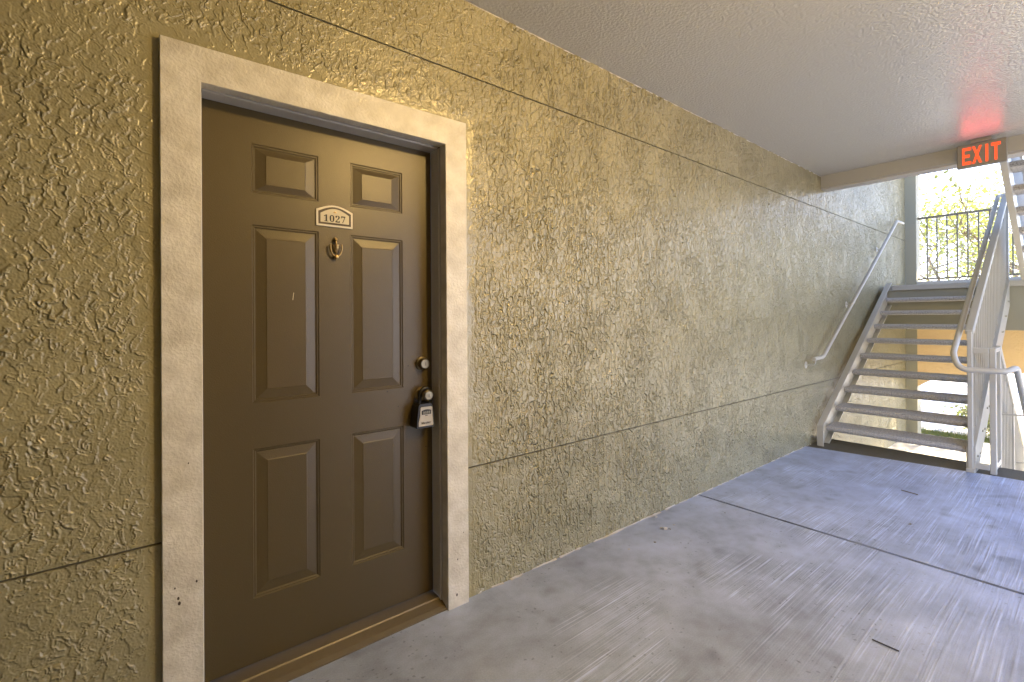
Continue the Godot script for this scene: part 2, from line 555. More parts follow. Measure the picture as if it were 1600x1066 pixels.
	obj("base_plate", lathe_at(Transform3D(), [[0.0, -0.03], [0.15, -0.03], [0.15, 0.0]], 24), M.steel, la)
	obj("lamp_shade", lathe_at(Transform3D(), [[0.0, -0.115], [0.07, -0.11], [0.115, -0.09], [0.135, -0.06], [0.14, -0.031]], 24), M.lamp_glow, la)
	var om := OmniLight3D.new()
	om.name = "lamp_light"
	om.light_color = Color(1.0, 0.65, 0.22).linear_to_srgb()
	om.light_energy = 0.60
	om.light_size = 0.06
	om.omni_range = 12.0
	om.omni_attenuation = 2.0
	om.shadow_enabled = true
	om.position = Vector3(0, -0.15, 0)
	la.add_child(om)

func lathe_at(t: Transform3D, pr: Array, seg := 20) -> MB:
	var b := MB.new()
	var p := PackedVector2Array()
	for q in pr:
		p.append(Vector2(q[0], q[1]))
	b.lathe(t, p, seg)
	return b

func ragged(b: MB, p: Vector3, q: Vector3, out: Vector3, up: Vector3, size: float, seed_: int) -> void:
	# a thin uneven bead of mortar or caulk in a corner from p to q
	var r := RandomNumberGenerator.new()
	r.seed = seed_
	var len := p.distance_to(q)
	var d := (q - p) / len
	var s := 0.0
	var a := 0.003
	var h := 0.002
	while s < len:
		var e := minf(len, s + r.randf_range(0.015, 0.05))
		var a2 := size * r.randf_range(0.15, 1.0) * (1.0 if r.randf() < 0.7 else 0.3)
		var h2 := size * r.randf_range(0.1, 0.5)
		var p0 := p + d * s + out * 0.0006 + up * 0.0006
		var p1 := p + d * e + out * 0.0006 + up * 0.0006
		if r.randf() < 0.2:
			s = e + r.randf_range(0.0, 0.03)
			continue
		b.quad(p0 + up * h, p1 + up * h2, p1 + out * a2, p0 + out * a, out + up)
		b.tri(p0 + up * h, p0 + out * a, p0, -d)
		a = a2
		h = h2
		s = e

func build_stairwell() -> void:
	# far end wall with an upper opening over the landing and an arched opening below it
	var ew := thing("stair_end_wall", "tan end wall of the stairwell with an upper opening and an arched lower opening", "wall")
	obj("pilaster", boxed(Vector3(8.95, -0.54, -0.2), Vector3(9.16, 3.45, 0.13), 0.004), M.steel_dull, ew)
	var t := Transform3D(Basis(Vector3(0, 0, 1), Vector3(0, 1, 0), Vector3(-1, 0, 0)), Vector3(9.15, 0, 0))
	var poly := PackedVector2Array([Vector2(0.131, 1.69), Vector2(0.131, 0.235)])
	for k in range(1, 16):
		var f := k / 16.0
		poly.append(Vector2(lerpf(0.131, 2.4, f), 0.235 + 0.275 * pow(sin(PI * f), 0.62)))
	poly.append(Vector2(2.4, 0.235))
	poly.append(Vector2(2.4, -0.54))
	poly.append(Vector2(2.75, -0.54))
	poly.append(Vector2(2.75, 1.69))
	var b := MB.new()
	b.prism(t, poly, 0.0, 0.2)
	obj("spandrel", b, M.tan_wall, ew)
	obj("sill", boxed(Vector3(8.94, 1.691, 0.131), Vector3(9.16, 1.772, 2.75), 0.004), M.steel, ew)
	obj("upper_wall", boxed(Vector3(8.95, 3.451, -0.2), Vector3(9.15, 6.3, 2.75)), M.beam, ew)
	var rf := thing("stair_roof", "roof slab over the stairwell", "roof")
	obj("roof_slab", boxed(Vector3(5.0, 6.3, -0.2), Vector3(9.5, 6.5, 3.2)), M.beam, rf)
	var av := thing("added_sun_slab", "added slab out of view that keeps the sun off the upper opening", "sun_blocker")  # unseen slab, added to keep direct sun out of the upper opening
	obj("blocker_slab", boxed(Vector3(9.17, 4.90, -5.0), Vector3(15.2, 5.1, 5.0)), M.beam, av)
	var sw := thing("stair_side_wall", "side wall of the stairwell with a tall window opening, beside the upper flight", "wall")
	for r in [[5.75, 5.9, -0.54, 6.3], [8.9, 9.15, -0.54, 6.3], [5.9, 8.9, 4.6, 6.3], [5.9, 8.9, 0.55, 1.40]]:
		obj("wall_panel", boxed(Vector3(r[0], r[2], 2.76), Vector3(r[1], r[3], 2.95)), M.stucco_plain, sw)
	# railing in the upper opening
	var ra := thing("landing_railing", "thin brown metal railing in the bright opening above the landing", "railing")
	obj("top_rail", boxed(Vector3(9.035, 2.695, 0.131), Vector3(9.075, 2.725, 2.75), 0.004), M.rail_brown, ra)
	obj("bottom_rail", boxed(Vector3(9.04, 1.800, 0.131), Vector3(9.07, 1.825, 2.75), 0.003), M.rail_brown, ra)
	var bal := boxed(Vector3(-0.008, 1.826, -0.008), Vector3(0.008, 2.694, 0.008)).mesh()
	for k in 24:
		obj("baluster", bal, M.rail_brown, ra).position = Vector3(9.055, 0, 0.235 + 0.1085 * k)
	# landing halfway up
	var la := thing("stair_landing", "grey stair landing with a deep fascia at the top of the lower flight", "landing")
	obj("landing_slab", boxed(Vector3(7.801, 1.47, 0.0), Vector3(8.949, 1.665, 2.75)), M.ceiling, la)
	obj("fascia", boxed(Vector3(7.70, 1.10, 0.002), Vector3(7.80, 1.60, 2.75), 0.003), M.steel_dull, la)
	obj("edge_channel", boxed(Vector3(7.68, 1.601, 0.12), Vector3(7.80, 1.668, 2.75), 0.004), M.steel, la)

func bough(b: MB, p: Vector3, d: Vector3, r: float, len: float, deep: int, tips: Array) -> void:
	var pts := PackedVector3Array([p])
	var q := p
	var dd := d
	for k in 4:
		dd = (dd + Vector3(rng.randf_range(-1, 1), rng.randf_range(-0.4, 0.7), rng.randf_range(-1, 1)) * 0.22).normalized()
		q += dd * len / 4.0
		pts.append(q)
	b.tube(pts, r, 6, r * 0.55)
	tips.append(q)
	tips.append(pts[2])
	if deep > 0:
		for k in rng.randi_range(2, 3):
			var at := pts[rng.randi_range(2, 4)]
			var nd := (dd + Vector3(rng.randf_range(-1, 1), rng.randf_range(-0.5, 0.9), rng.randf_range(-1, 1)) * 0.9).normalized()
			bough(b, at, nd, r * 0.55, len * rng.randf_range(0.6, 0.8), deep - 1, tips)

func leaves(tips: Array, per: int, spread: float, size: float) -> MB:
	var b := MB.new()
	for tp in tips:
		var cnt := int(per * rng.randf_range(0.2, 1.6))
		for k in cnt:
			var p: Vector3 = tp + Vector3(rng.randfn(), rng.randfn(), rng.randfn()) * spread
			var d := Vector3(rng.randf_range(-1, 1), rng.randf_range(-0.9, 0.4), rng.randf_range(-1, 1)).normalized()
			var w := d.cross(Vector3(rng.randf_range(-1, 1), 1, rng.randf_range(-1, 1))).normalized()
			var s := size * rng.randf_range(0.6, 1.3)
			var up := w.cross(d)
			b.tri(p, p + d * s * 0.5 + w * s * 0.28, p + d * s + up * s * 0.1, up)
			b.tri(p, p + d * s + up * s * 0.1, p + d * s * 0.5 - w * s * 0.28, up)
	return b

func tree(label: String, at: Vector3, h: float, r: float, limbs: int, deep: int, per: int, spread: float, size: float, mat: Material) -> void:
	var o := thing("tree", label, "tree", "trees beyond the stairwell", at)
	var b := MB.new()
	var pts := PackedVector3Array()
	for k in 6:
		pts.append(Vector3(sin(k * 1.3) * 0.06 * k, h * 0.75 * k / 5.0, cos(k * 1.7) * 0.05 * k))
	b.tube(pts, r, 9, r * 0.5)
	var tips := []
	for k in limbs:
		var f := rng.randf_range(0.3, 1.0)
		var p: Vector3 = pts[0].lerp(pts[5], f)
		var a := rng.randf_range(0, TAU)
		bough(b, p, Vector3(cos(a), rng.randf_range(0.2, 0.9), sin(a)).normalized(), r * 0.45, h * 0.30, deep, tips)
	obj("trunk", b, M.bark, o)
	obj("crown", leaves(tips, per, spread, size), mat, o)

func build_outside() -> void:
	var gr := MB.new()
	gr.quad(Vector3(-200, -0.56, -200), Vector3(300, -0.56, -200), Vector3(300, -0.56, 200), Vector3(-200, -0.56, 200), Vector3.UP)
	struct(obj("ground", gr, M.soil), "ground around the building")
	struct(obj("stairwell_floor", boxed(Vector3(5.585, -0.60, 0.0), Vector3(9.3, -0.522, 3.4)), M.pale_floor), "concrete floor under the stairs")
	struct(obj("pavement", boxed(Vector3(9.75, -0.62, -14), Vector3(30, -0.535, 20)), M.pavement), "sunlit pale pavement outside the stairwell")
	struct(obj("pavement", boxed(Vector3(1.5, -0.62, 3.45), Vector3(9.7, -0.53, 20)), M.pavement), "added pale ground beside the breezeway that bounces sunlight into it")  # unseen paving, added to bounce daylight into the breezeway and stairwell
	# grass strip
	var g := MB.new()
	for k in 9000:
		var p := Vector3(rng.randf_range(9.25, 9.75), -0.555, rng.randf_range(-0.6, 3.0))
		if k % 3 == 0:
			p = Vector3(rng.randf_range(9.2, 9.9), -0.555, rng.randf_range(-0.6, 3.0))
		var d := Vector3(rng.randf_range(-0.5, 0.5), 1, rng.randf_range(-0.5, 0.5)).normalized() * rng.randf_range(0.03, 0.085)
		var w := Vector3(rng.randf_range(-1, 1), 0, rng.randf_range(-1, 1)).normalized() * 0.004
		g.tri(p - w, p + w, p + d, d.cross(w))
	var go := obj("grass", g, M.grass)
	tag(go, "strip of short green grass outside the arched opening", "grass")
	go.set_meta("kind", "stuff")
	# low shrub seen between the treads
	for s in [[Vector3(10.05, -0.545, 0.70), 0.42, "low yellow green shrub in the sun, seen between the lower stair treads"], [Vector3(11.3, -0.54, 1.75), 0.5, "rounded shrub standing farther right outside the arched opening"]]:
		var o := thing("shrub", s[2], "shrub", "", s[0])
		var b := MB.new()
		var tips := []
		for k in 16:
			var a := rng.randf_range(0, TAU)
			var e: Vector3 = Vector3(cos(a) * rng.randf_range(0.2, 1.0), rng.randf_range(0.5, 1.1), sin(a) * rng.randf_range(0.2, 1.0)) * s[1] * 0.85
			b.tube(PackedVector3Array([Vector3.ZERO, e * 0.5 + Vector3(0, 0.03, 0), e]), 0.008, 5, 0.003)
			tips.append(e)
			tips.append(e * 0.7)
		obj("stem", b, M.bark, o)
		obj("foliage", leaves(tips, 38, s[1] * 0.20, 0.055), M.leaf, o)
	tree("slender tree with sparse yellow green leaves and a low forked limb, behind the railing", Vector3(15.0, -0.55, 1.3), 5.2, 0.07, 12, 2, 17, 0.28, 0.12, M.leaf)
	tree("thin pale leaved tree farther off to the left of the railing", Vector3(20.5, -0.55, -1.6), 5.0, 0.08, 11, 2, 20, 0.34, 0.14, M.leaf_pale)
	tree("pale leaved tree farther off, behind the top of the guard rail", Vector3(22.0, -0.55, 1.9), 6.2, 0.09, 12, 2, 20, 0.36, 0.14, M.leaf_pale)
	# fallen leaves on the paving under the stairs
	var lf := MB.new()
	for k in 130:
		var p := Vector3(rng.randf_range(5.9, 9.2), -0.5205, rng.randf_range(0.1, 2.4))
		var a := rng.randf_range(0, TAU)
		var d := Vector3(cos(a), rng.randf_range(0.0, 0.25), sin(a)) * rng.randf_range(0.02, 0.045)
		var w := Vector3(-sin(a), 0, cos(a)) * 0.011
		lf.tri(p, p + d * 0.5 + w + Vector3(0, 0.004, 0), p + d, Vector3.UP)
		lf.tri(p, p + d, p + d * 0.5 - w + Vector3(0, 0.004, 0), Vector3.UP)
	var lo := obj("fallen_leaves", lf, M.bark)
	tag(lo, "dry fallen leaves scattered on the paving under the stairs", "leaves")
	lo.set_meta("kind", "stuff")

# ---------------------------------------------------------------- the door
func build_door() -> void:
	var fr := thing("door_frame", "cream plaster trim and grey steel frame around the brown door", "door frame")
	# plaster trim boards
	var trm := MB.new()
	for r in [[Vector2(0.0, 0.0), Vector2(0.103, 0.0), Vector2(0.103, 2.035), Vector2(0.0, 2.146)], [Vector2(1.110, 2.156), Vector2(1.004, 2.041), Vector2(1.004, 0.0), Vector2(1.110, 0.0)], [Vector2(0.0, 2.146), Vector2(0.103, 2.035), Vector2(1.004, 2.041), Vector2(1.110, 2.156)]]:
		var c := Vector2.ZERO
		for p in r:
			c += p / 4.0
		trm.quad(Vector3(r[0].x, r[0].y, 0.024), Vector3(r[1].x, r[1].y, 0.024), Vector3(r[2].x, r[2].y, 0.024), Vector3(r[3].x, r[3].y, 0.024), Vector3(0, 0, 1))
	var edges := [[0.0, 0.0, 0.0, 2.146, Vector3(-1, 0, 0)], [0.0, 2.146, 1.110, 2.156, Vector3(0, 1, 0)], [1.110, 0.0, 1.110, 2.156, Vector3(1, 0, 0)], [0.103, 0.0, 0.103, 2.035, Vector3(1, 0, 0)], [0.103, 2.035, 1.004, 2.041, Vector3(0, -1, 0)], [1.004, 0.0, 1.004, 2.041, Vector3(-1, 0, 0)]]
	for e in edges:
		# an eased, slightly uneven edge
		var out: Vector3 = e[4]
		var n := 40
		for k in n:
			var pa := Vector3(lerpf(e[0], e[2], float(k) / n), lerpf(e[1], e[3], float(k) / n), 0.024)
			var pb := Vector3(lerpf(e[0], e[2], (k + 1.0) / n), lerpf(e[1], e[3], (k + 1.0) / n), 0.024)
			var wa := 0.0015 + 0.0015 * na.get_noise_2d(pa.x * 17.0, pa.y * 17.0)
			var wb := 0.0015 + 0.0015 * na.get_noise_2d(pb.x * 17.0, pb.y * 17.0)
			var qa := pa + out * wa - Vector3(0, 0, 0.004)
			var qb := pb + out * wb - Vector3(0, 0, 0.004)
			trm.quad(pa, pb, qb, qa, out + Vector3(0, 0, 1))
			trm.quad(qa, qb, Vector3(qb.x, qb.y, -0.02), Vector3(qa.x, qa.y, -0.02), out)
	obj("plaster_trim", trm, M.trim, fr)
	# steel frame with its stop
	obj("jamb", boxed(Vector3(0.05, 0.0, -0.16), Vector3(0.1035, 2.033, 0.0195), 0.003), M.trim, fr)
	obj("jamb_stop", boxed(Vector3(0.1036, 0.0, -0.098), Vector3(0.111, 2.026, -0.030), 0.002), M.frame, fr)
	obj("jamb", boxed(Vector3(1.0035, 0.0, -0.16), Vector3(1.05, 2.040, 0.0195), 0.003), M.frame, fr)
	obj("jamb_stop", boxed(Vector3(0.9955, 0.0, -0.098), Vector3(1.0034, 2.034, -0.030), 0.002), M.frame, fr)
	obj("head_jamb", boxed(Vector3(0.1036, 2.040, -0.16), Vector3(1.0034, 2.09, 0.0195), 0.003), M.frame, fr)
	obj("head_stop", boxed(Vector3(0.1115, 2.032, -0.098), Vector3(0.995, 2.0398, -0.030), 0.002), M.frame, fr)
	var si := MB.new()
	si.prism(Transform3D(Basis(Vector3(0, 0, -1), Vector3(0, 1, 0), Vector3(1, 0, 0)), Vector3.ZERO), PackedVector2Array([Vector2(-0.012, 0.0), Vector2(-0.012, 0.006), Vector2(0.005, 0.016), Vector2(0.014, 0.019), Vector2(0.04, 0.030), Vector2(0.044, 0.035), Vector2(0.11, 0.038), Vector2(0.16, 0.038), Vector2(0.16, 0.0)]), 0.1040, 1.0030)
	obj("threshold", si, M.sill, fr)
	for c in [[0.0385, 0.418, 0.0035], [0.041, 0.402, 0.0042], [0.030, 0.452, 0.0022], [0.066, 0.83, 0.002], [0.086, 0.455, 0.003], [1.052, 0.21, 0.003], [1.083, 0.32, 0.0022], [1.047, 0.055, 0.0045]]:
		obj("paint_nick", lathe_at(Transform3D(Basis(Vector3.RIGHT, PI / 2).scaled_local(Vector3(0.8, 1, 1.3)), Vector3(c[0], c[1], 0.0241)), [[0.0, 0.0006], [c[2], 0.0005], [c[2] * 1.2, 0.0]], 7), M.bark_dark, fr)
	# the leaf
	var D := thing("front_door", "brown six panel entrance door with number plaque and knocker", "door", "", Vector3(0, 0, -0.0955))
	var xs := [0.1125, 0.267, 0.500, 0.625, 0.854, 0.9945]
	var ys := [0.046, 0.275, 0.811, 0.977, 1.619, 1.735, 1.912, 2.031]
	var leaf := MB.new()
	for i in 5:
		for j in 7:
			if i % 2 == 1 and j % 2 == 1:
				continue
			leaf.quad(Vector3(xs[i], ys[j], 0), Vector3(xs[i + 1], ys[j], 0), Vector3(xs[i + 1], ys[j + 1], 0), Vector3(xs[i], ys[j + 1], 0), Vector3(0, 0, 1))
	leaf.box(Vector3(xs[0], ys[0], -0.044), Vector3(xs[5], ys[7], -0.012))
	for e in [[xs[0], ys[0], xs[5], ys[0], Vector3(0, -1, 0)], [xs[0], ys[7], xs[5], ys[7], Vector3(0, 1, 0)], [xs[0], ys[0], xs[0], ys[7], Vector3(-1, 0, 0)], [xs[5], ys[0], xs[5], ys[7], Vector3(1, 0, 0)]]:
		leaf.quad(Vector3(e[0], e[1], 0), Vector3(e[2], e[3], 0), Vector3(e[2], e[3], -0.012), Vector3(e[0], e[1], -0.012), e[4])
	obj("leaf", leaf, M.door, D)
	for i in [1, 3]:
		for j in [1, 3, 5]:
			var b := MB.new()
			var k := 0.036 if j == 5 else 0.048
			var prof := [[0.0, 0.0, 0.0], [0.0035, 0.0035, -0.0042], [0.0075, 0.0075, -0.0042], [0.0115, 0.0115, -0.0085], [0.014, 0.014, -0.0085], [0.046, k - 0.003, -0.0028], [0.049, k, -0.0015]]
			for q in prof.size() - 1:
				var p: Array = prof[q]
				var r: Array = prof[q + 1]
				var o := [Vector3(xs[i] + p[0], ys[j] + p[1], p[2]), Vector3(xs[i + 1] - p[0], ys[j] + p[1], p[2]), Vector3(xs[i + 1] - p[0], ys[j + 1] - p[1], p[2]), Vector3(xs[i] + p[0], ys[j + 1] - p[1], p[2])]
				var w := [Vector3(xs[i] + r[0], ys[j] + r[1], r[2]), Vector3(xs[i + 1] - r[0], ys[j] + r[1], r[2]), Vector3(xs[i + 1] - r[0], ys[j + 1] - r[1], r[2]), Vector3(xs[i] + r[0], ys[j + 1] - r[1], r[2])]
				for s in 4:
					b.quad(o[s], o[(s + 1) % 4], w[(s + 1) % 4], w[s], Vector3(0, 0, 1))
				if q == prof.size() - 2:
					b.quad(w[0], w[1], w[2], w[3], Vector3(0, 0, 1))
			obj("door_panel", b, M.door, D)
	# number plaque with an arched top
	var plq := func(g: float, z0: float, z1: float) -> MB:
		var pl := PackedVector2Array([Vector2(0.4900 + g, 1.6425 + g), Vector2(0.6320 - g, 1.6425 + g)])
		var x0 := 0.6320 - g
		var x1 := 0.4900 + g
		for k in 13:
			var f := k / 12.0
			pl.append(Vector2(lerpf(x0, x1, f), 1.7060 - g * 0.9 + 0.021 * sin(PI * f)))
		var b := MB.new()
		b.prism(Transform3D(), pl, z0, z1)
		return b
	var pq := obj("number_plaque", plq.call(0.0, 0.0, 0.006), M.ivory, D)
	pq.set_meta("label", "ivory arched plaque with the number 1027")
	obj("border_line", plq.call(0.0072, 0.0061, 0.0066), M.brown_line, pq)
	obj("plaque_face", plq.call(0.0152, 0.0067, 0.0072), M.ivory_face, pq)
	var f := SystemFont.new()
	f.font_names = PackedStringArray(["Droid Serif"])
	f.font_weight = 700
	var tx := 0.5165
	for ch in "1027":
		var tm := TextMesh.new()
		tm.font = f
		tm.text = ch
		tm.font_size = 32
		tm.pixel_size = 0.036 / 32.0
		tm.depth = 0.0008
		var o := obj("digit", tm, M.ink, pq)
		o.position = Vector3(tx + 0.010, 1.6735, 0.0077)
		tx += 0.0225
	obj("plaque_mark", lathe_at(Transform3D(Basis(Vector3.RIGHT, PI / 2).scaled_local(Vector3(1.4, 1, 0.8)), Vector3(0.561, 1.7000, 0.0073)), [[0.0, 0.0012], [0.0035, 0.001], [0.0042, 0.0]], 12), M.brass, pq)
	# knocker
	var kn := obj("door_knocker", lathe_at(Transform3D(Basis(Vector3.RIGHT, PI / 2), Vector3(0.5625, 1.592, 0.0)), [[0.0, 0.012], [0.007, 0.011], [0.009, 0.006], [0.009, 0.0]], 14), M.brass, D)
	var uq := MB.new()
	uq.lathe(Transform3D(Basis(), Vector3(0.5625, 1.536, 0.012)), PackedVector2Array([Vector2(0.001, 0.0), Vector2(0.005, 0.004), Vector2(0.012, 0.018), Vector2(0.014, 0.028), Vector2(0.016, 0.030), Vector2(0.016, 0.034), Vector2(0.005, 0.038), Vector2(0.004, 0.050), Vector2(0.007, 0.054), Vector2(0.006, 0.060), Vector2(0.0, 0.062)]), 14)
	obj("knocker_urn", uq, M.brass, kn)
	var rp := PackedVector3Array()
	for k in 21:
		var a := lerpf(-0.12, 1.12, k / 20.0)
		rp.append(Vector3(0.5625 - 0.0225 * cos(PI * a), 1.571 - 0.046 * pow(maxf(sin(PI * a), 0.0), 0.75), 0.016))
	var rb := MB.new()
	rb.tube(rp, 0.0034, 8)
	rb.lathe(Transform3D(Basis(Vector3.RIGHT, PI / 2), Vector3(0.5625, 1.523, 0.004)), PackedVector2Array([Vector2(0.0, 0.020), Vector2(0.006, 0.019), Vector2(0.009, 0.013), Vector2(0.008, 0.0)]), 14)
	rb.lathe(Transform3D(Basis(Vector3(1, 0, 0), PI), Vector3(0.5625, 1.519, 0.014)), PackedVector2Array([Vector2(0.0055, 0.0), Vector2(0.004, 0.006), Vector2(0.0, 0.010)]), 10)
	obj("knocker_ring", rb, M.brass, kn)
	# deadbolt and knob
	var face := Basis(Vector3.RIGHT, PI / 2)
	var db := obj("deadbolt", lathe_at(Transform3D(face, Vector3(0.944, 1.076, 0)), [[0.0, 0.034], [0.019, 0.034], [0.0225, 0.031], [0.025, 0.010], [0.030, 0.007], [0.031, 0.0]], 24), M.nickel, D)
	obj("keyhole", boxed(Vector3(0.943, 1.069, 0.0342), Vector3(0.945, 1.083, 0.0346)), M.ink, db)
	obj("knob_rose", lathe_at(Transform3D(face, Vector3(0.940, 0.940, 0)), [[0.012, 0.012], [0.026, 0.010], [0.031, 0.005], [0.032, 0.0]], 24), M.brass, D)
	var kb := obj("door_knob", lathe_at(Transform3D(face, Vector3(0.944, 0.940, 0)), [[0.0, 0.066], [0.018, 0.0655], [0.0245, 0.060], [0.0265, 0.052], [0.024, 0.043], [0.015, 0.036], [0.011, 0.030], [0.012, 0.008]], 28), M.nickel, D)
	obj("keyhole", boxed(Vector3(0.943, 0.932, 0.0662), Vector3(0.945, 0.948, 0.0667)), M.ink, kb)
	# small chips in the paint
	for c in [[0.878, 1.070, 0.0026], [0.830, 0.898, 0.0022], [0.963, 0.701, 0.0024], [0.780, 0.966, 0.0026]]:
		obj("paint_chip", lathe_at(Transform3D(face, Vector3(c[0], c[1], 0.0001)), [[0.0, 0.0006], [c[2], 0.0005], [c[2] * 1.2, 0.0]], 8), M.ink, D)
	var sc := MB.new()
	sc.bar(Vector3(0.4045, 1.350, -0.0012), Vector3(0.4080, 1.378, -0.0012), 0.0006, 0.0022, 0.0)
	obj("paint_scratch", sc, M.ivory_face, D)
	# key lock box hanging on the knob
	var L := thing("key_lock_box", "black key lock box with grey dial plate hanging from the door knob", "lock box", "", Vector3(0.927, 0.86, -0.056))
	var body := PackedVector2Array()
	for p in [[-0.040, -0.058], [0.040, -0.058], [0.043, -0.052], [0.038, 0.0], [0.033, 0.036], [0.026, 0.046], [-0.026, 0.046], [-0.033, 0.036], [-0.038, 0.0], [-0.043, -0.052]]:
		body.append(Vector2(p[0], p[1]))
	var bb := MB.new()
	bb.prism(Transform3D(), body, -0.036, 0.026)
	obj("body", bb, M.black, L)
	var pl2 := PackedVector2Array()
	for p in [[-0.0345, -0.050], [0.0335, -0.050], [0.036, -0.046], [0.0325, -0.01], [0.031, 0.028], [0.027, 0.033], [-0.022, 0.033], [-0.026, 0.028], [-0.028, -0.006], [-0.035, -0.034]]:
		pl2.append(Vector2(p[0], p[1]))
	var pb := MB.new()
	pb.prism(Transform3D(), pl2, 0.0262, 0.0285)
	var fp := obj("face_plate", pb, M.plate, L)
	var win := MB.new()
	var wp := PackedVector2Array([Vector2(-0.021, 0.0), Vector2(0.025, 0.0), Vector2(0.025, 0.017)])
	for k in 7:
		wp.append(Vector2(lerpf(0.021, -0.017, k / 6.0), 0.019 + 0.003 * sin(PI * k / 6.0)))
	wp.append(Vector2(-0.021, 0.017))
	win.prism(Transform3D(), wp, 0.0287, 0.0292)
	obj("dial_window", win, M.black, fp)
	for k in 4:
		obj("dial_wheel", boxed(Vector3(-0.014 + k * 0.009, 0.0025, 0.0293), Vector3(-0.0075 + k * 0.009, 0.014, 0.0312), 0.001), M.sign_grey, fp)
	obj("open_button", boxed(Vector3(-0.004, -0.006, 0.0286), Vector3(0.008, -0.003, 0.0296), 0.0004), M.black, fp)
	var fs := SystemFont.new()
	fs.font_names = PackedStringArray(["Droid Sans"])
	fs.font_italic = true
	fs.font_weight = 700
	var tm2 := TextMesh.new()
	tm2.font = fs
	tm2.text = "Master"
	tm2.font_size = 32
	tm2.pixel_size = 0.0135 / 32.0
	tm2.depth = 0.0006
	obj("maker_lettering", tm2, M.ink, fp).position = Vector3(0.0, -0.036, 0.029)
	var sh := MB.new()
	var hp := PackedVector3Array()
	for k in 17:
		var a := PI * k / 16.0
		hp.append(Vector3(0.017 - 0.026 * cos(a) * 1.0, 0.075 + 0.034 * sin(a), -0.010))
	hp.insert(0, Vector3(-0.012, 0.040, -0.010))
	hp.append(Vector3(0.036, 0.040, -0.010))
	sh.tube(hp, 0.0085, 10)
	obj("shackle", sh, M.black, L)
	obj("dial_stud", lathe_at(Transform3D(face, Vector3(-0.026, 0.038, 0.020)), [[0.0, 0.006], [0.003, 0.005], [0.004, 0.0]], 10), M.nickel, L)

# ---------------------------------------------------------------- the stairs
const NX := 5.262
const NY := 0.196
const RUN := 0.2686
const RISE := 0.1629
const SL := 0.6065

func tread_mesh(w: float, solid := true) -> ArrayMesh:
	# nosing at x = 0, y = 0 on top; runs to +x; width along z
	var p := PackedVector2Array()
	for k in 7:
		var a := lerpf(PI / 2, PI * 1.5, k / 6.0)
		p.append(Vector2(0.024 + 0.024 * cos(a), -0.026 + 0.026 * sin(a)))
	p.append(Vector2(0.29, -0.052))
	p.append(Vector2(0.294, -0.048))
	p.append(Vector2(0.294, -0.004))
	p.append(Vector2(0.29, 0.0))
	var b := MB.new()
	b.prism(Transform3D(), p, 0.0, w)
	return b.mesh()

func stringer(parent: Node3D, x0: float, y0: float, x1: float, depth: float, z0: float, z1: float, web_at_z1: bool, foot: float, sign := 1.0) -> void:
	# a steel channel that climbs from (x0, y0) to x1; foot is the floor level at its lower end
	var s := SL * sign
	var y1 := y0 + s * (x1 - x0)
	var top := func(x: float) -> float: return y0 + s * (x - x0)
	var poly := PackedVector2Array()
	var xf := x0 + (foot - (y0 - depth)) / s
	poly.append(Vector2(x0, foot))
	poly.append(Vector2(x0, y0))
	poly.append(Vector2(x1, y1))
	poly.append(Vector2(x1, y1 - depth))
	if (xf - x0) * (x1 - x0) > 0.0:
		poly.append(Vector2(xf, foot))
	var wz := [z1 - 0.008, z1] if web_at_z1 else [z0, z0 + 0.008]
	var b := MB.new()
	b.prism(Transform3D(), poly, wz[0], wz[1])
	var fz := (z0 + z1) / 2.0
	var fw := z1 - z0
	var d := Vector3(x1 - x0, y1 - y0, 0).normalized()
	var up := Vector3(-d.y, d.x, 0) * (1.0 if d.x > 0 else -1.0)
	b.bar(Vector3(x0, y0, fz) - up * 0.004, Vector3(x1, y1, fz) - up * 0.004, fw + 0.002, 0.010, 0.002)
	b.bar(Vector3(maxf(x0, xf) if sign > 0 else x0, top.call(maxf(x0, xf) if sign > 0 else x0) - depth, fz) + up * 0.006, Vector3(x1, y1 - depth, fz) + up * 0.006, fw + 0.002, 0.010, 0.002)
	b.box(Vector3(x0 - 0.004, foot, z0 - 0.001), Vector3(x0 + 0.006, y0 - 0.003, z1 + 0.001), 0.002)
	obj("stringer", b, M.steel, parent)

